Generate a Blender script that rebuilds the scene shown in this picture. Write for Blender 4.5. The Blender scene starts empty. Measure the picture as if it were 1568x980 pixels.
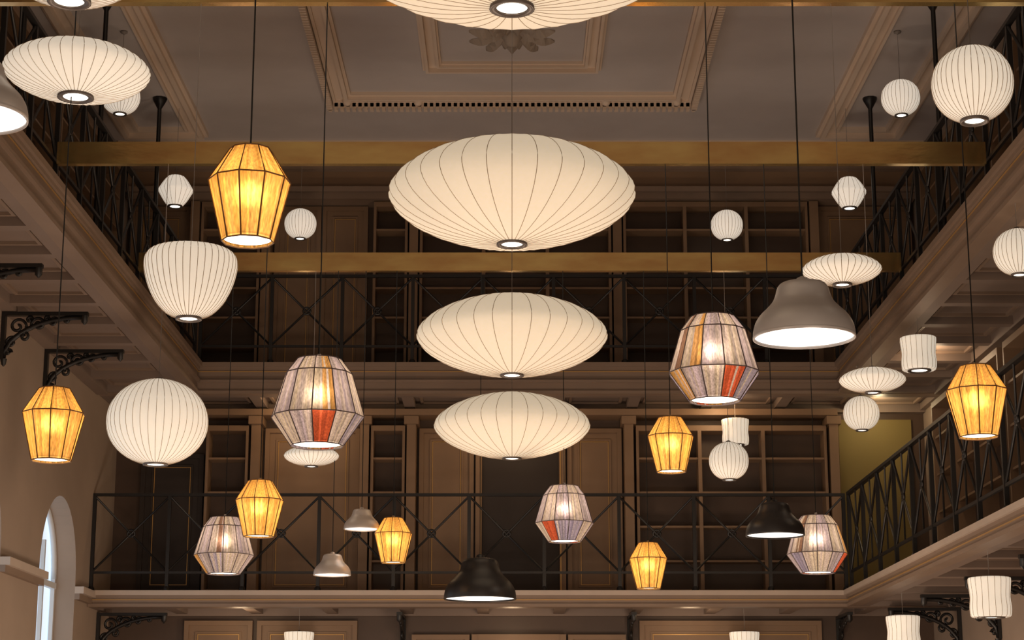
import bpy, math, random
from mathutils import Vector, Matrix
random.seed(4)
S=bpy.context.scene
# ---------------- materials
MATS={}
def mat(name,col,rough=.6,metal=0,emi=None,estr=0,noise=0.0,nscale=8,bump=0,stretch=(1,1,1)):
    if name in MATS: return MATS[name]
    m=bpy.data.materials.new(name); m.use_nodes=True
    nt=m.node_tree; b=nt.nodes['Principled BSDF']
    b.inputs['Base Color'].default_value=col
    b.inputs['Roughness'].default_value=rough; b.inputs['Metallic'].default_value=metal
    if emi: 
        b.inputs['Emission Color'].default_value=emi; b.inputs['Emission Strength'].default_value=estr
    if noise or bump:
        tc=nt.nodes.new('ShaderNodeTexCoord'); mp=nt.nodes.new('ShaderNodeMapping')
        mp.inputs['Scale'].default_value=stretch
        n=nt.nodes.new('ShaderNodeTexNoise'); n.inputs['Scale'].default_value=nscale; n.inputs['Detail'].default_value=4
        nt.links.new(tc.outputs['Object'],mp.inputs[0]); nt.links.new(mp.outputs[0],n.inputs[0])
        if noise:
            r=nt.nodes.new('ShaderNodeValToRGB')
            r.color_ramp.elements[0].position=.3; r.color_ramp.elements[1].position=.7
            r.color_ramp.elements[0].color=tuple(c*(1-noise) for c in col[:3])+(1,)
            r.color_ramp.elements[1].color=tuple(min(1,c*(1+noise)) for c in col[:3])+(1,)
            nt.links.new(n.outputs[0],r.inputs[0]); nt.links.new(r.outputs[0],b.inputs['Base Color'])
        if bump:
            bp=nt.nodes.new('ShaderNodeBump'); bp.inputs['Strength'].default_value=bump; bp.inputs['Distance'].default_value=.02
            nt.links.new(n.outputs[0],bp.inputs['Height']); nt.links.new(bp.outputs[0],b.inputs['Normal'])
    MATS[name]=m; return m
CEIL=mat('ceiling_plaster',(.50,.455,.44,1),.8,noise=.05,nscale=2)
MOLD=mat('moulding_plaster',(.68,.55,.44,1),.7)
ROSE=mat('rosette_plaster',(.34,.28,.23,1),.7)
WALL=mat('wall_paint_taupe',(.34,.26,.20,1),.7,noise=.07,nscale=1.5)
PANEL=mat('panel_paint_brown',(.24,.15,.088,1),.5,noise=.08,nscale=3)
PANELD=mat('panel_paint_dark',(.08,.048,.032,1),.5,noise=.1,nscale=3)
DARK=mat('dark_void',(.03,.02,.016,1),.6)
FASC=mat('fascia_paint',(.24,.17,.125,1),.5,noise=.05,nscale=4)
LIP=mat('fascia_lip_paint',(.50,.41,.34,1),.5,noise=.05,nscale=4)
SOFF=mat('soffit_paint',(.21,.155,.125,1),.6,noise=.05,nscale=3)
GOLD=mat('gilt_line',(.55,.33,.12,1),.4,metal=.4)
IRON=mat('black_iron',(.012,.011,.011,1),.4)
BRASS=mat('polished_brass',(1,.64,.26,1),.16,metal=.92,noise=.22,nscale=2.5,bump=.14,stretch=(1,1,3))
FLOOR=mat('floor_wood',(.25,.15,.09,1),.5,noise=.2,nscale=4,stretch=(1,8,1))
OLIVE=mat('olive_wall_paint',(.21,.155,.045,1),.7)
WIN=mat('daylight_glass',(.6,.75,.9,1),.2,emi=(.66,.80,.95,1),estr=.85)
WHT=mat('white_paint',(.6,.62,.64,1),.5)
CORD=mat('black_cord',(.01,.01,.01,1),.6)
CORDW=mat('pale_cord',(.26,.23,.21,1),.6)
WIRE=mat('rib_wire',(.42,.32,.22,1),.7)
RING=mat('ring_metal',(.14,.12,.11,1),.4,metal=.4)
BULB=mat('bulb_glow',(1,1,1,1),.5,emi=(1,.90,.74,1),estr=3.5)
BULBW=mat('bulb_glow_white',(1,1,1,1),.5,emi=(1,.95,.88,1),estr=1.6)
SILV=mat('grey_metal',(.42,.40,.395,1),.4,metal=.15)
SILV2=mat('silver_metal',(.62,.55,.49,1),.4,metal=.3)
BLK=mat('black_metal',(.015,.013,.013,1),.4)
INNER=mat('shade_inner_white',(.85,.82,.78,1),.6,emi=(1,.93,.85,1),estr=.5)
SHADE=mat('bubble_shade',(.80,.71,.57,1),.75,emi=(1.0,.84,.61,1),estr=.44,noise=.06,nscale=50)
SHADEW=mat('bubble_shade_white',(.80,.75,.66,1),.75,emi=(1.0,.88,.71,1),estr=.50,noise=.06,nscale=50)
SHADEF=mat('bubble_shade_far',(.80,.74,.66,1),.75,emi=(1.0,.88,.73,1),estr=.56)
def woven(name,fwd):
    m=bpy.data.materials.new(name); m.use_nodes=True; nt=m.node_tree; N=nt.nodes; L=nt.links
    N.remove(N['Principled BSDF']); out=N['Material Output']
    at=N.new('ShaderNodeAttribute'); at.attribute_name='Col'
    tc=N.new('ShaderNodeTexCoord'); mp=N.new('ShaderNodeMapping'); mp.inputs['Scale'].default_value=(140,140,6)
    no=N.new('ShaderNodeTexNoise'); no.inputs['Scale'].default_value=1.0; no.inputs['Detail'].default_value=2
    L.new(tc.outputs['Object'],mp.inputs[0]); L.new(mp.outputs[0],no.inputs[0])
    mr=N.new('ShaderNodeMapRange'); mr.inputs[1].default_value=.3; mr.inputs[2].default_value=.7; mr.inputs[3].default_value=.62; mr.inputs[4].default_value=1.15
    L.new(no.outputs[0],mr.inputs[0])
    mx=N.new('ShaderNodeVectorMath'); mx.operation='SCALE'; L.new(at.outputs['Color'],mx.inputs[0]); L.new(mr.outputs[0],mx.inputs['Scale'])
    d=N.new('ShaderNodeBsdfDiffuse'); t=N.new('ShaderNodeBsdfTranslucent'); ms=N.new('ShaderNodeMixShader'); ms.inputs[0].default_value=.6
    tr=N.new('ShaderNodeBsdfRefraction'); tr.inputs['Roughness'].default_value=.85; tr.inputs['IOR'].default_value=1.25
    ms2=N.new('ShaderNodeMixShader'); ms2.inputs[0].default_value=fwd
    L.new(mx.outputs[0],tr.inputs['Color'])
    L.new(mx.outputs[0],d.inputs[0]); L.new(mx.outputs[0],t.inputs[0]); L.new(d.outputs[0],ms.inputs[1]); L.new(t.outputs[0],ms.inputs[2])
    L.new(ms.outputs[0],ms2.inputs[1]); L.new(tr.outputs[0],ms2.inputs[2]); L.new(ms2.outputs[0],out.inputs[0]); return m
WOVEN=woven('woven_yarn',.13)
YWIRE=mat('yarn_frame_wire',(.16,.07,.015,1),.6)
GWIRE=mat('grey_frame_wire',(.10,.07,.07,1),.6)
# ---------------- mesh builder
class MB:
    def __init__(s): s.v=[];s.f=[];s.m=[];s.sm=[];s.c=[];s.M=Matrix.Identity(4);s.mats=[]
    def mi(s,m):
        if m not in s.mats: s.mats.append(m)
        return s.mats.index(m)
    def av(s,p): s.v.append(tuple(s.M@Vector(p))); return len(s.v)-1
    def af(s,idx,m,sm=False,c=(1,1,1,1)): s.f.append(idx);s.m.append(s.mi(m));s.sm.append(sm);s.c.append(c)
    def box(s,x0,x1,y0,y1,z0,z1,m):
        i=[s.av(p) for p in ((x0,y0,z0),(x1,y0,z0),(x1,y1,z0),(x0,y1,z0),(x0,y0,z1),(x1,y0,z1),(x1,y1,z1),(x0,y1,z1))]
        for q in ((0,3,2,1),(4,5,6,7),(0,1,5,4),(1,2,6,5),(2,3,7,6),(3,0,4,7)): s.af([i[k] for k in q],m)
    def tube(s,pts,r,n,m,closed=False):
        pts=[Vector(p) for p in pts]; k=len(pts); rings=[]
        for a in range(k):
            if closed: t=pts[(a+1)%k]-pts[a-1]
            else: t=pts[min(a+1,k-1)]-pts[max(a-1,0)]
            if t.length<1e-9: t=Vector((0,0,1))
            t.normalize(); up=Vector((0,0,1)) if abs(t.z)<.9 else Vector((0,1,0))
            x=t.cross(up).normalized(); y=t.cross(x).normalized()
            rings.append([s.av(pts[a]+x*r*math.cos(2*math.pi*j/n)+y*r*math.sin(2*math.pi*j/n)) for j in range(n)])
        rng=k if closed else k-1
        for a in range(rng):
            A=rings[a];B=rings[(a+1)%k]
            for j in range(n): s.af([A[j],A[(j+1)%n],B[(j+1)%n],B[j]],m,True)
        if not closed: s.af(rings[0],m); s.af(rings[-1][::-1],m)
    def rev(s,prof,n,c,m,sm=True,scal=None,cap0=False,cap1=False):
        rings=[]
        for (r,z) in prof:
            R=[]
            for j in range(n):
                a=2*math.pi*j/n; k=1 if not scal else scal(j,r)
                R.append(s.av((c[0]+r*k*math.cos(a),c[1]+r*k*math.sin(a),c[2]+z)))
            rings.append(R)
        for a in range(len(rings)-1):
            for j in range(n):
                s.af([rings[a][j],rings[a][(j+1)%n],rings[a+1][(j+1)%n],rings[a+1][j]],m,sm)
        if cap0: s.af(rings[0][::-1],m)
        if cap1: s.af(rings[-1],m)
    def disc(s,c,r,n,m): s.af([s.av((c[0]+r*math.cos(2*math.pi*j/n),c[1]+r*math.sin(2*math.pi*j/n),c[2])) for j in range(n)][::-1],m)
    def build(s,name,origin=(0,0,0)):
        me=bpy.data.meshes.new(name); o=Vector(origin)
        me.from_pydata([tuple(Vector(p)-o) for p in s.v],[],s.f)
        for m in s.mats: me.materials.append(m)
        me.polygons.foreach_set('material_index',s.m); me.polygons.foreach_set('use_smooth',s.sm)
        ca=me.color_attributes.new('Col','FLOAT_COLOR','CORNER'); buf=[]
        for p,c in zip(me.polygons,s.c): buf.extend(list(c)*p.loop_total)
        ca.data.foreach_set('color',buf)
        me.update(); ob=bpy.data.objects.new(name,me); ob.location=o
        bpy.context.collection.objects.link(ob); return ob
def spline(pts,k=4):
    out=[]; n=len(pts)
    for i in range(n-1):
        p0=pts[max(i-1,0)];p1=pts[i];p2=pts[i+1];p3=pts[min(i+2,n-1)]
        for j in range(k):
            t=j/k
            out.append(tuple(.5*((2*b)+(-a+c)*t+(2*a-5*b+4*c-d)*t*t+(-a+3*b-3*c+d)*t**3) for a,b,c,d in zip(p0,p1,p2,p3)))
    out.append(pts[-1]); return out
# ---------------- room
XL,XR=-3.38,3.52; WL,WR=-4.45,4.65; YF,YB=20.0,21.1; Y0=-1.0
ZC=8.35; ZU,ZUb=5.78,5.44; ZL,ZLb=3.34,3.17; G=.004
b=MB(); b.box(WL-.4,WR+.2,Y0,YB+.2,-.1,0,FLOOR); b.build('floor')
b=MB(); b.box(WL-.4,WR+.2,Y0,YB+.2,ZC,ZC+.15,CEIL); b.build('ceiling')
b=MB()
def frame(b,x0,x1,y0,y1,w,h,m,z=ZC):
    b.box(x0,x1,y0,y0+w,z-h,z,m); b.box(x0,x1,y1-w,y1,z-h,z,m)
    b.box(x0,x0+w,y0+w,y1-w,z-h,z,m); b.box(x1-w,x1,y0+w,y1-w,z-h,z,m)
def stepframe(b,x0,x1,y0,y1,steps,m=MOLD):
    o=0
    for w,h in steps:
        frame(b,x0+o,x1-o,y0+o,y1-o,w,h,m); o+=w
stepframe(b,-1.95,1.95,14.9,18.85,[(.03,.05),(.05,.09),(.03,.05),(.10,.03),(.04,.08),(.03,.04)])
stepframe(b,-.89,.89,16.1,17.88,[(.03,.03),(.03,.07),(.08,.02),(.03,.06),(.02,.03)])
n=62
for i in range(n):
    t=-1.90+3.8*i/(n-1)
    b.box(t-.018,t+.018,18.77,18.83,ZC-.13,ZC-.05,MOLD); b.box(t-.018,t+.018,14.92,14.98,ZC-.13,ZC-.05,MOLD)
    y=14.97+3.8*i/(n-1)
    b.box(-1.93,-1.87,y-.018,y+.018,ZC-.13,ZC-.05,MOLD); b.box(1.87,1.93,y-.018,y+.018,ZC-.13,ZC-.05,MOLD)
for sx in(-1,1):
  for yy in (15.0,18.72):
    for xx in (1.72,.98):
        b.rev([(.0,-.07),(.035,-.06),(.05,-.02),(.055,0)],10,(sx*xx,yy,ZC-.03),MOLD)
for sx in(-1,1):
    for (a,c) in ((6,12.6),(12.9,19.9)):
        stepframe(b,min(sx*3.35,sx*4.3),max(sx*3.35,sx*4.3),a,c,[(.04,.05),(.05,.09),(.10,.03),(.03,.06)])
stepframe(b,-4.4,4.6,20.15,20.6,[(.05,.08),(.05,.05)])
b.build('trim_ceiling_moulding')
b=MB(); rc=(0,17.0,ZC)
b.rev([(.0,-.12),(.05,-.11),(.08,-.05),(.10,-.02),(.10,0)],20,rc,ROSE)
def leaf(b,a,r0,r1,w):
    c,s_=math.cos(a),math.sin(a); K=6; L=[];Rr=[];Mi=[]
    for i in range(K+1):
        t=i/K; r=r0+(r1-r0)*t; ww=w*math.sin(math.pi*min(1,t*.9+.08))*(1+.25*math.cos(t*14)); h=-.02-.05*math.sin(math.pi*t)
        for lst,o,z in ((L,-ww,0),(Mi,0,h),(Rr,ww,0)):
            lst.append(b.av((r*c-o*s_,17.0+r*s_+o*c,ZC+z-.003)))
    for i in range(K):
        b.af([L[i],L[i+1],Mi[i+1],Mi[i]],ROSE); b.af([Mi[i],Mi[i+1],Rr[i+1],Rr[i]],ROSE)
for k in range(10): leaf(b,2*math.pi*k/10,.09,.28,.05); leaf(b,2*math.pi*(k+.5)/10,.16,.43,.06)
b.build('ceiling_rosette')
# left wall with arched windows
b=MB(); wy=[(18.65,.75),(15.75,.75),(12.85,.75),(9.9,.75)]; zs=3.40; sill=1.0
wins=sorted(wy); prev=Y0; T=.22
def quad(b,p,m): b.af([b.av(q) for q in p],m)
for (yc,hw) in wins:
    quad(b,[(WL,prev,0),(WL,yc-hw,0),(WL,yc-hw,ZC),(WL,prev,ZC)],WALL)
    quad(b,[(WL,yc-hw,0),(WL,yc+hw,0),(WL,yc+hw,sill),(WL,yc-hw,sill)],WALL)
    K=20; arc=[(yc-hw*math.cos(math.pi*i/K),zs+hw*math.sin(math.pi*i/K)) for i in range(K+1)]
    for i in range(K):
        (a0,z0),(a1,z1)=arc[i],arc[i+1]
        quad(b,[(WL,a0,z0),(WL,a1,z1),(WL,a1,ZC),(WL,a0,ZC)],WALL)
        quad(b,[(WL,a0,z0),(WL,a1,z1),(WL-T,a1,z1),(WL-T,a0,z0)],WALL)
    for e in (yc-hw,yc+hw): quad(b,[(WL,e,sill),(WL,e,zs),(WL-T,e,zs),(WL-T,e,sill)],WALL)
    quad(b,[(WL,yc-hw,sill),(WL,yc+hw,sill),(WL-T,yc+hw,sill),(WL-T,yc-hw,sill)],WALL)
    prev=yc+hw
quad(b,[(WL,prev,0),(WL,YB,0),(WL,YB,ZC),(WL,prev,ZC)],WALL)
quad(b,[(WL-.4,Y0,0),(WL-.4,YB,0),(WL-.4,YB,ZC),(WL-.4,Y0,ZC)],WALL)
b.build('wall_left')
for i,(yc,hw) in enumerate(wy):
    b=MB(); K=20
    pts=[(WL-T-.03,yc-hw,sill),(WL-T-.03,yc+hw,sill)]+[(WL-T-.03,yc+hw*math.cos(math.pi*j/K),zs+hw*math.sin(math.pi*j/K)) for j in range(K+1)]
    b.af([b.av(p) for p in pts],WIN)
    x0,x1=WL-T-.02,WL-T+.02
    for yy in (yc-hw,yc-hw/3-.02,yc+hw/3-.02,yc+hw-.04): b.box(x0,x1,yy,yy+.04,sill,zs+.35,WHT)
    for zz in (sill,1.7,2.5,3.3): b.box(x0,x1+.01,yc-hw,yc+hw,zz,zz+.06,WHT)
    b.tube([(WL-T,yc+hw*.98*math.cos(math.pi*j/K),zs+hw*.98*math.sin(math.pi*j/K)) for j in range(K+1)],.03,6,WHT)
    b.build('window_%d'%(i+1))
b=MB(); prev=Y0
for (yc,hw) in wins+[(YF+.75,.75)]:
    b.box(WL,WL+.05,prev,yc-hw,3.20,3.26,FASC); b.box(WL,WL+.09,prev,yc-hw,3.26,3.33,LIP); prev=yc+hw
b.build('trim_wall_left')
b=MB(); b.box(WR,WR+.2,Y0,YB,0,ZC,WALL); b.build('wall_right')
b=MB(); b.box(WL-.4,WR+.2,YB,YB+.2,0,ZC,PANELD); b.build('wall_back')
def TM(kind,x=0,y=0):
    if kind=='back': return Matrix.Translation((x,y,0))
    if kind=='right': return Matrix.Translation((x,y,0))@Matrix(((0,1,0,0),(1,0,0,0),(0,0,1,0),(0,0,0,1)))
    if kind=='left': return Matrix.Translation((x,y,0))@Matrix(((0,-1,0,0),(1,0,0,0),(0,0,1,0),(0,0,0,1)))
def gallery(name,kind,x,y,L,D,zt,zb,bay,lip=FASC):
    b=MB(); b.M=TM(kind,x,y); h=zt-zb
    b.box(0,L,.10,D,zb+.08,zt,SOFF)
    b.box(0,L,0,.10,zb,zt,FASC)
    b.box(0,L,-.05,0,zt-.05,zt,lip); b.box(0,L,-.025,0,zt-.08,zt-.05,FASC)
    b.box(0,L,-.02,0,zb,zb+.035,FASC)
    if h>.25: b.box(0,L,-.035,0,zb+.12,zb+.15,FASC)
    b.box(0,L,-.006,0,zt-.10,zt-.09,GOLD)
    k=max(1,int(L/bay)); w=L/k
    for i in range(k+1):
        b.box(max(0,i*w-.06),min(L,i*w+.06),.2,D-.12,zb,zb+.08,SOFF)
    b.box(0,L,.10,.2,zb,zb+.08,SOFF); b.box(0,L,D-.12,D,zb-.02,zb+.08,SOFF)
    for i in range(k):
        a,c=i*w+.12,(i+1)*w-.12
        for (p,q,r,s_) in ((a,c,.26,.29),(a,c,D-.21,D-.18),(a,a+.03,.29,D-.21),(c-.03,c,.29,D-.21)):
            b.box(p,q,r,s_,zb+.055,zb+.08,FASC)
    b.build(name)
gallery('gallery_upper_back','back',WL+G,YF,WR-WL-2*G,YB-YF-G,ZU,ZUb,.78)
gallery('gallery_upper_right','right',XR,Y0,YF-Y0-.06,WR-XR-G,ZU,ZUb,.8)
gallery('gallery_upper_left','left',XL,Y0,YF-Y0-.06,XL-WL-G,ZU,ZUb,.8)
gallery('gallery_lower_back','back',WL+G,YF,WR-WL-2*G,YB-YF-G,ZL,ZLb,.78,LIP)
gallery('gallery_lower_right','right',XR,Y0,YF-Y0-.06,WR-XR-G,ZL,ZLb,.8,LIP)
def railing(name,kind,x,y,L,z,H,bay=.78):
    b=MB(); b.M=TM(kind,x,y)@Matrix.Translation((0,.04,z))
    k=round(L/bay); w=L/k
    b.box(0,L,-.025,.025,H-.03,H,IRON); b.box(0,L,-.012,.012,.18,.205,IRON)
    for i in range(k+1):
        b.box(i*w-.018,i*w+.018,-.018,.018,0,H,IRON)
        b.rev([(.035,0),(.035,.03),(.02,.05)],8,(i*w,0,0),IRON)
    zm=(H+.18)/2
    for i in range(k):
        a,c=i*w,(i+1)*w; m=(a+c)/2
        b.tube([(a,0,.2),(c,.0,H-.03)],.0125,6,IRON); b.tube([(a,0,H-.03),(c,0,.2)],.0125,6,IRON)
        b.tube([(m+.038*math.cos(t*math.pi/6),0,zm+.038*math.sin(t*math.pi/6)) for t in range(12)],.013,6,IRON,True)
        if kind!='back':
            b.tube([(m,0,.2),(m,0,H-.03)],.009,6,IRON)
    b.build(name)
railing('railing_upper_back','back',XL,YF,XR-XL,ZU,.99)
railing('railing_upper_right','right',XR,4,YF-4.06,ZU,.99)
railing('railing_upper_left','left',XL,4,YF-4.06,ZU,.99)
railing('railing_lower_back','back',WL+.02,YF,XR-WL-.02,ZL,1.03)
railing('railing_lower_right','right',XR,4,YF-4.06,ZL,1.03)
for (x,y) in ((XL-.3,18.76),(XL-.3,16.1),(XL-.3,13.4),(XR+.22,18.76),(XR+.3,16.1),(XR+.3,13.4)):
    b=MB(); b.rev([(.022,ZU+G),(.022,ZC-.12),(.06,ZC-.05),(.075,ZC-.02),(.075,ZC)],10,(x,y,0),IRON); b.build('iron_column')
def spiral(cx,cz,r,a0,turn,k=22):
    return [(cx+r*(1-.85*i/k)*math.cos(a0+turn*i/k),0,cz+r*(1-.85*i/k)*math.sin(a0+turn*i/k)) for i in range(k+1)]
def bracket(M):
    b=MB(); b.M=M; L,H=.75,.42
    b.box(G,L,-.03,.03,-.035,-G,IRON); b.box(G,.035,-.03,.03,-H,-.035,IRON)
    b.rev([(.03,-.0),(.03,-.07),(.0,-.1)],8,(L-.03,0,-.02),IRON); b.rev([(.03,0),(.02,-.05),(0,-.07)],8,(.035,0,-H),IRON)
    arc=[(.03+(L-.08)*(1-math.cos(t*math.pi/24)),0,-.05-(H-.06)*(1-math.sin(t*math.pi/24))) for t in range(13)]
    b.tube(arc,.022,6,IRON)
    for (cx_,cz_,r,a0,tr) in ((.14,-.13,.085,-1.2,9),(.32,-.11,.065,3.5,-9),(.45,-.09,.045,0,8),(.56,-.075,.03,3,-8),(.09,-.27,.05,1,8),(.20,-.22,.045,2.5,-8),(.24,-.07,.03,0,7),(.39,-.06,.022,0,7),(.07,-.36,.03,0,7)):
        b.tube(spiral(cx_,cz_,r,a0,tr),.0145,5,IRON)
    b.build('iron_bracket')
for y in (12.9,14.45,16.1,17.65): bracket(Matrix.Translation((WL,y,ZUb-.02)))
for y in (14.6,16.4,18.2,19.8): bracket(Matrix.Translation((WR,y,ZLb-.02))@Matrix.Rotation(math.pi,4,'Z'))
for x in (-1.2,1.3,3.6): bracket(Matrix.Translation((x,YB,ZLb-.02))@Matrix.Rotation(-math.pi/2,4,'Z'))
bracket(Matrix.Translation((WL,20.5,ZLb-.02)))
def bookcase(name,M,x0,x1,z0,z1,ns,nv,d=.28):
    b=MB(); b.M=M; z0+=G
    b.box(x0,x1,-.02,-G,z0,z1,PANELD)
    t=.03
    b.box(x0,x0+t,-d,-.02,z0,z1,PANEL); b.box(x1-t,x1,-d,-.02,z0,z1,PANEL); b.box(x0+t,x1-t,-d,-.02,z1-t*2,z1,PANEL); b.box(x0+t,x1-t,-d,-.02,z0,z0+.08,PANEL)
    for i in range(1,ns): 
        z=z0+(z1-z0)*i/ns; b.box(x0+t,x1-t,-d+.02,-.02,z,z+.022,PANEL)
    for i in range(1,nv):
        x=x0+(x1-x0)*i/nv; b.box(x-.02,x+.02,-d,-.02,z0+.08,z1-.06,PANEL)
    b.build(name)
def panel(b,x0,x1,z0,z1,m=PANEL,y=-G):
    b.box(x0,x1,y-.05,y,z0,z1,m)
    def fr(i,w,h,mm):
        a,c,e,f=x0+i,x1-i,z0+i,z1-i
        b.box(a,c,y-.05-h,y-.05,e,e+w,mm);b.box(a,c,y-.05-h,y-.05,f-w,f,mm);b.box(a,a+w,y-.05-h,y-.05,e+w,f-w,mm);b.box(c-w,c,y-.05-h,y-.05,e+w,f-w,mm)
    fr(0,.05,.03,m); fr(.12,.02,.015,m); fr(.145,.008,.01,GOLD)
B=Matrix.Translation((0,YB,0))
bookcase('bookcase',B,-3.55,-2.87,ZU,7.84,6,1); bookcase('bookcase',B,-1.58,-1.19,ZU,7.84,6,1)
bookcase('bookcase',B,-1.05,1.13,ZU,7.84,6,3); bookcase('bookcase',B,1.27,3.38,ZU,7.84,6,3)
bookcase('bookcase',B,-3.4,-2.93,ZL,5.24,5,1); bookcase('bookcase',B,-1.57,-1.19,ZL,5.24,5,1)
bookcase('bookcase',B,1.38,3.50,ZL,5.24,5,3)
k=0
def trimobj(fn):
    global k
    k+=1; b=MB(); b.M=B; fn(b); b.build('trim_%d'%k)
for a in ((-2.73,-2.2,ZU+G,7.84),(-2.19,-1.66,ZU+G,7.84),(-4.4,-3.7,ZU+G,7.84),(3.52,4.6,ZU+G,7.84),(-2.77,-1.71,ZL+G,5.24),(-2.8,-1.7,.1,3.1),(-3.6,-2.85,.1,3.1),(1.4,3.4,.1,3.1)):
    trimobj(lambda b:panel(b,*a))
for x in (-3.62,-2.8,-1.12,1.2,3.45): trimobj(lambda b:b.box(x-.05,x+.05,-.3,-G,ZU+G,7.84,PANEL))
def pil(b): b.box(x-.05,x+.05,-.3,-G,ZL+G,5.25,PANEL); b.box(x-.08,x+.08,-.34,-G,5.25,5.34,PANEL)
for x in (-2.85,-1.64,-1.12,1.30,3.58): trimobj(pil)
def corn(b):
    b.box(-4.4,4.6,-.36,-G,7.85,7.92,FASC); b.box(-4.4,4.6,-.42,-G,7.92,7.98,FASC); b.box(-4.4,4.6,-.34,-G,7.98,8.18,PANEL); b.box(-4.4,4.6,-.45,-G,8.18,8.25,FASC)
trimobj(corn)
trimobj(lambda b:b.box(-4.4,3.62,-.36,-G,5.345,ZUb-.025,PANEL))
def doorway(name,x0,x1,z0,z1):
    b=MB(); b.M=B; W=x1-x0; z0+=G
    panel(b,x0,x0+W*.27,z0,z1); panel(b,x1-W*.27,x1,z0,z1)
    a,c=x0+W*.31,x1-W*.31
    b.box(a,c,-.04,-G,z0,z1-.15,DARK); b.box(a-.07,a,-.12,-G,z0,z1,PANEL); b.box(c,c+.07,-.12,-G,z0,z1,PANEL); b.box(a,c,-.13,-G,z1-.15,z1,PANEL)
    b.box(a-.02,a-.008,-.13,-.12,z0,z1-.1,GOLD); b.box(c+.008,c+.02,-.13,-.12,z0,z1-.1,GOLD)
    b.build(name)
doorway('door_1',-1.04,1.23,ZL,5.24); doorway('door_2',-1.1,1.25,0,2.95)
b=MB(); b.M=B; panel(b,-4.15,-3.45,ZL+G,4.95,DARK); b.build('door_3')
b=MB(); b.M=B; b.box(3.68,4.5,-.03,-G,ZL+G,5.35,OLIVE); b.build('wall_niche')
RM=Matrix.Translation((WR,0,0))@Matrix(((0,1,0,0),(1,0,0,0),(0,0,1,0),(0,0,0,1)))
LMx=Matrix.Translation((WL,0,0))@Matrix(((0,-1,0,0),(1,0,0,0),(0,0,1,0),(0,0,0,1)))
for a in (8,11,14,17): 
    bookcase('bookcase',RM,a,a+2.8,ZL,5.3,5,3,.2); bookcase('bookcase',RM,a,a+2.8,ZU,7.9,6,3,.2); bookcase('bookcase',LMx,a,a+2.8,ZU,7.9,6,3,.2)
# brass beams
ZB=6.0
for y in (3.9,6.8,7.4,10.38,13.45,16.6):
    b=MB(); b.box(XL,XR,y-.03,y+.03,ZB-.085,ZB+.085,BRASS)
    b.build('brass_beam')
b=MB(); b.box(XL,XR,17.28,17.32,6.17,6.21,IRON); b.build('hanging_rail')
# ---------------- lamps (world coordinates, radius in metres)
def cord(b,x,y,z0,z1,m,r,cap):
    b.tube([(x,y,z0),(x,y,z1)],r,5,m)
    if cap: b.rev([(.0,-.001),(.035,-.001),(.035,-.015),(.008,-.03)],12,(x,y,z1),m)
def top_of(kind):
    return {'beam':ZB-.085,'rail':6.17,'ceil':ZC,'sU':ZUb+.08,'sL':ZLb+.08}[kind]
def se(bz,n,rb,rt,K=22):
    t0=-math.acos(rb**(n/2)); t1=math.acos(rt**(n/2)); out=[]
    for i in range(K+1):
        t=t0+(t1-t0)*i/K
        c=abs(math.cos(t))**(2/n); s_=math.copysign(abs(math.sin(t))**(2/n),math.sin(t)); out.append((c,bz*s_))
    return out
def bubble(name,x,y,z,a,prof,hang='beam',ribs=30,sh=SHADEW,wr=.0017):
    b=MB(); pr=[(r*a,h*a) for r,h in prof]; n=ribs*4
    b.rev(pr,n,(x,y,z),sh,True,lambda j,r:(1-.014*math.sin(math.pi*(j%4)/4)))
    for k in range(ribs):
        t=2*math.pi*k/ribs
        b.tube([(x+(r+.0005)*math.cos(t),y+(r+.0005)*math.sin(t),z+h) for r,h in pr],wr,4,WIRE)
    rb,zb=pr[0]; rt,zt=pr[-1]
    b.rev([(rb*1.02,.004),(rb*1.04,-.012),(rb*.97,-.014),(rb*.72,-.010),(rb*.70,.004)],32,(x,y,z+zb),RING)
    b.disc((x,y,z+zb-.004),rb*.74,32,BULB)
    b.rev([(rt*1.05,-.003),(rt*.9,.012),(.004,.016)],16,(x,y,z+zt),RING)
    cord(b,x,y,z+zt+.01,top_of(hang),CORDW,.0026 if y>12 else .0022,hang!='beam')
    b.build(name,(x,y,z))
SA=se(.42,1.75,.12,.06); SB=se(.38,1.75,.24,.1); BALL=se(.97,2.1,.34,.12); BALLF=se(.86,2.05,.24,.1)
BOWL=spline([(.27,-.80),(.50,-.69),(.72,-.46),(.88,-.15),(.97,.15),(1.0,.38),(.96,.56),(.82,.68),(.5,.73),(.1,.75)],3)
HEX=spline([(.42,-.92),(.66,-.62),(.95,-.12),(1.0,.02),(.92,.2),(.66,.62),(.45,.85),(.15,.92)],3)
DRUM=spline([(.62,-.90),(.82,-.93),(.93,-.84),(.96,-.45),(.92,0),(.96,.45),(.99,.82),(.9,.91),(.4,.94),(.1,.94)],3)
NS='saucer_pendant_lamp'; NB='globe_pendant_lamp'; ND='drum_pendant_lamp'
bubble(NS,0,6.8,4.705,.696,SA,ribs=32,sh=SHADE,wr=.0016)
bubble(NS,0,10.38,4.756,.707,SA,ribs=32,sh=SHADE,wr=.0019)
bubble(NS,0,13.45,4.613,.696,SA,ribs=32,sh=SHADE,wr=.0021)
bubble(NS,0,16.6,4.499,.695,SA,ribs=32,sh=SHADE,wr=.0022)
bubble(NS,-2.525,10.38,5.499,.421,SB,ribs=40)
bubble(NS,1.867,10.38,4.308,.224,SB,ribs=36)
bubble(NS,2.609,13.45,4.284,.239,SB,ribs=36)
bubble(NS,-1.775,16.6,4.229,.243,SB,ribs=36)
bubble(NB,-1.849,7.4,5.000,.364,BALLF,ribs=40)
bubble(NB,-2.554,13.45,3.977,.362,BALLF,ribs=40)
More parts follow.
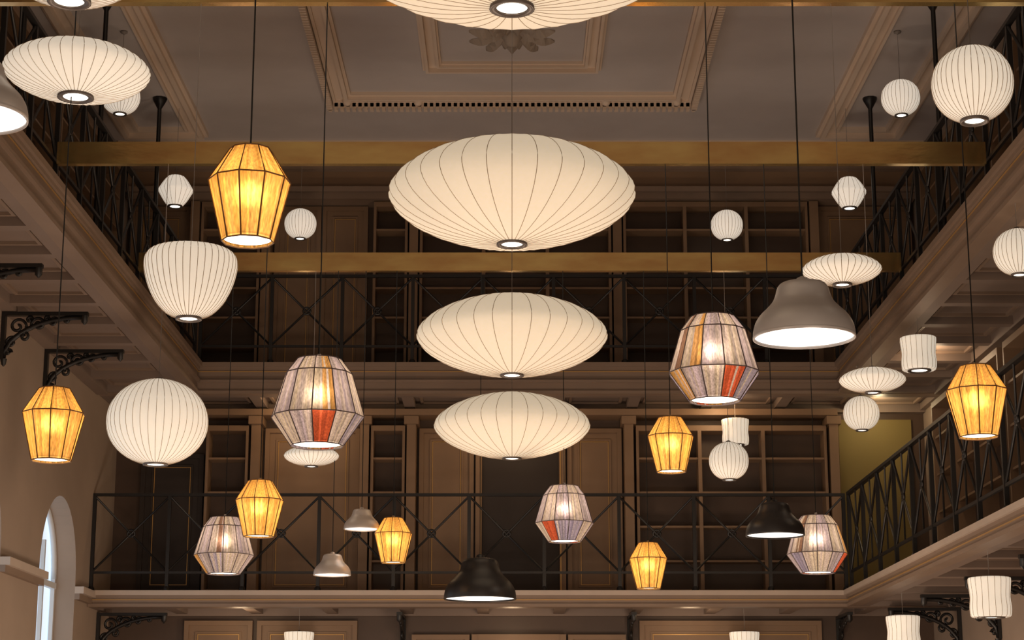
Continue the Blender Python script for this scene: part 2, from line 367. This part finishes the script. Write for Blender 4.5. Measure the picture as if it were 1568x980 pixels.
bubble(NB,1.902,7.4,4.322,.166,BALL,ribs=38,wr=.0012)
bubble(NB,-3.685,16.9,7.694,.181,BALL,'ceil',28,SHADEF)
bubble(NB,3.660,16.9,7.681,.181,BALL,'ceil',28,SHADEF)
bubble(NB,-2.356,20.3,7.423,.178,BALL,'ceil',28,SHADEF)
bubble(NB,2.392,20.3,7.408,.178,BALL,'ceil',28,SHADEF)
bubble(NB,3.556,12.85,5.081,.173,BALL,'sU',30)
bubble(NB,1.918,16.6,4.183,.175,BALL,'beam',28)
bubble(NB,3.539,18.9,5.028,.182,BALL,'sU',28)
bubble('bowl_pendant_lamp',-1.820,10.38,4.240,.263,BOWL,ribs=40)
bubble('lantern_pendant_lamp',-3.520,19,7.412,.180,HEX,'ceil',18,SHADEF)
bubble('lantern_pendant_lamp',3.526,19,7.391,.180,HEX,'ceil',18,SHADEF)
bubble(ND,3.60,16.4,5.11,.161,DRUM,'sU',20)
bubble(ND,2.45,20.5,5.11,.152,DRUM,'sU',20)
bubble(ND,3.66,14.6,2.82,.164,DRUM,'sL',20)
bubble(ND,3.74,18.3,2.80,.164,DRUM,'sL',20)
bubble(ND,-2.29,20.6,2.80,.163,DRUM,'sL',20)
bubble(ND,2.50,20.6,2.80,.163,DRUM,'sL',20)
def wl(name,x,y,z,a,rings,cols,wm,energy,N=10,lc=(1,.78,.5),SUB=9,lh=0):
    b=MB(); rot=random.uniform(.1,.5)
    pr=[(r*a,h*a) for r,h in rings]
    rows=[]
    for r,h in pr:
        R=[]
        for k in range(N):
            t0=2*math.pi*k/N+rot; t1=2*math.pi*(k+1)/N+rot
            for j in range(SUB):
                f=j/SUB; R.append(b.av((x+r*((1-f)*math.cos(t0)+f*math.cos(t1)),y+r*((1-f)*math.sin(t0)+f*math.sin(t1)),z+h)))
        rows.append(R)
    M_=N*SUB
    for i in range(len(rows)-1):
        for j in range(M_):
            b.af([rows[i][j],rows[i][(j+1)%M_],rows[i+1][(j+1)%M_],rows[i+1][j]],WOVEN,False,cols(i,j//SUB,j%SUB,SUB))
    wr=.0034
    for k in range(N):
        t=2*math.pi*k/N+rot
        b.tube([(x+(r+.001)*math.cos(t),y+(r+.001)*math.sin(t),z+h) for r,h in pr],wr,4,wm)
    for r,h in pr:
        b.tube([(x+(r+.001)*math.cos(2*math.pi*k/N+rot),y+(r+.001)*math.sin(2*math.pi*k/N+rot),z+h) for k in range(N)],wr,4,wm,True)
    rb,zb=pr[0]; rt,zt=pr[-1]
    b.disc((x,y,z+zb+.012),rb*.93,24,BULB)
    b.tube([(x,y,z+zt-.1*a),(x,y,z+zt+.12*a)],.012,8,RING)
    for k in range(4):
        t=math.pi/2*k; b.tube([(x,y,z+zt),(x+rt*math.cos(t),y+rt*math.sin(t),z+zt)],.0025,4,RING)
    cord(b,x,y,z+zt,top_of('beam'),CORD,.0038,False)
    o=b.build(name,(x,y,z))
    l=bpy.data.lights.new('bulb','POINT'); l.energy=energy; l.color=lc; l.shadow_soft_size=.05
    lo=bpy.data.objects.new('bulb',l); bpy.context.collection.objects.link(lo); lo.parent=o; lo.location=(0,0,lh*a)
def jit(c,lo,hi):
    f=random.uniform(lo,hi); return (c[0]*f,c[1]*f,c[2]*f*random.uniform(.85,1.1),1)
YR=[(.63,-1.53),(1,0),(.5,.82)]; GR=[(.56,-.62),(1,0),(.72,.95),(.48,1.27)]
def ycol(a,j,s,n): return jit((.86,.49,.14),.58,1.1)
for (x,y,z,a) in ((-1.071,7.4,3.902,.166),(-2.55,10.38,3.48,.172),(-1.80,13.45,3.41,.169),(-1.04,16.6,3.54,.166),(1.14,13.45,3.87,.167),(1.19,16.6,3.32,.169),(2.59,10.38,3.61,.170)):
    wl('woven_yellow_pendant_lamp',x,y,z,a,YR,ycol,YWIRE,2.8,lh=-.3)
LIL=(.36,.30,.32);MUS=(.42,.23,.08);BRN=(.20,.115,.08);RED=(.46,.09,.04);GRY=(.42,.35,.31);VIO=(.25,.22,.29)
pal=[[LIL,GRY,MUS,LIL,GRY,BRN,LIL,MUS,GRY,LIL,BRN,GRY],[GRY,LIL,BRN,GRY,MUS,LIL,GRY,BRN,MUS,LIL,GRY,LIL]]
low=[[GRY,LIL,RED,GRY,VIO,MUS,GRY,RED,MUS,LIL,VIO,GRY],[VIO,GRY,LIL,MUS,RED,LIL,VIO,MUS,LIL,GRY,RED,VIO]]
def gcol(seed):
    def f(a,j,s,n):
        jj=(j+seed)%12
        if a==0:
            c=low[seed%2][jj]
            if random.random()<.15: c=GRY
        else:
            c=pal[seed%2][jj]
            if c in (MUS,BRN) and (s<n*.35 or random.random()<.2): c=GRY
        return jit(c,.60,1.15)
    return f
for i,(x,y,z,a) in enumerate(((-1.08,10.38,3.46,.258),(1.13,10.38,3.71,.254),(-2.52,16.6,3.35,.260),(0.46,16.6,3.63,.258),(2.67,16.6,3.36,.263))):
    wl('woven_multicolour_pendant_lamp',x,y,z,a,GR,gcol(i+(1 if i==0 else 0)*6),GWIRE,5.6,lc=(1,.80,.60),N=12,lh=.45)
PC=spline([(1,0),(.995,.12),(.955,.28),(.86,.44),(.72,.58),(.60,.72),(.54,.86),(.50,1.0),(.42,1.09),(.25,1.12)],4)
def metal(x,y,z,a,m,hang='beam'):
    b=MB(); pr=[(r*a,h*a) for r,h in PC]
    b.rev(pr,48,(x,y,z),m,True,cap1=True)
    b.rev([(r*.975,h-.004) for r,h in pr],48,(x,y,z+.004),INNER,True)
    b.rev([(1.005*a,.006),(1.005*a,-.004),(.97*a,-.004),(.97*a,.01)],48,(x,y,z),m)
    b.disc((x,y,z+.03*a),.965*a,40,BULBW)
    b.rev([(.12*a,1.11*a),(.11*a,1.2*a),(.03*a,1.24*a)],16,(x,y,z),m)
    cord(b,x,y,z+1.2*a,top_of(hang),CORD,.0038,False)
    b.build('metal_dome_pendant_lamp',(x,y,z))
metal(1.17,7.4,3.25,.204,SILV); metal(-2.04,6.8,3.97,.205,SILV); metal(-1.32,16.6,3.58,.157,SILV2); metal(-1.57,16.6,3.18,.163,SILV2)
metal(-.29,17.3,3.03,.328,BLK,'rail'); metal(1.87,13.45,3.16,.209,BLK)
# ---------------- lights
def pl(name,loc,e,col,r=.3):
    l=bpy.data.lights.new(name,'POINT'); l.energy=e; l.color=col; l.shadow_soft_size=r
    o=bpy.data.objects.new(name,l); o.location=loc
    bpy.context.collection.objects.link(o)
for y in (5,11,16.5):
    for x in (-1.8,1.8): pl('floor_fill_light',(x,y,1.0),135,(1,.80,.62),.5)  # added fill below the view, lights ceiling from underneath; no lamps known there
for x in (-2.3,0,2.3): pl('gallery_fill_and_downlight',(x,20.4,5.36),8,(1,.68,.38),.08)  # added warm fill under upper gallery for the back wall, no fixture there
for x in (-2.9,0,1.9): pl('gallery_fill_and_downlight',(x,20.4,3.0),3,(1,.70,.42),.08)  # added weak fill under lower gallery, no fixture there
pl('gallery_fill_and_downlight',(4.05,20.6,5.36),7,(1,.78,.45),.05)
for y in (13,18): pl('gallery_fill_and_downlight',(4.1,y,5.36),7,(1,.72,.45),.08)  # added fill under right gallery soffit, no fixture there
b=MB(); b.rev([(.07,-G),(.07,-.02),(.05,-.02)],16,(4.05,20.3,ZUb+.08),WHT); b.disc((4.05,20.3,ZUb+.065),.05,16,BULB); b.build('recessed_downlight')
W=bpy.data.worlds.new('world'); S.world=W; W.use_nodes=True
W.node_tree.nodes['Background'].inputs[0].default_value=(.95,.72,.52,1); W.node_tree.nodes['Background'].inputs[1].default_value=.48
S.view_settings.view_transform='Standard'
cam=bpy.data.cameras.new('camera'); cam.lens=66.58; cam.sensor_width=36
co=bpy.data.objects.new('camera',cam); co.location=(0,0,1.6); co.rotation_euler=(math.radians(103.104),0,0)
bpy.context.collection.objects.link(co); S.camera=co
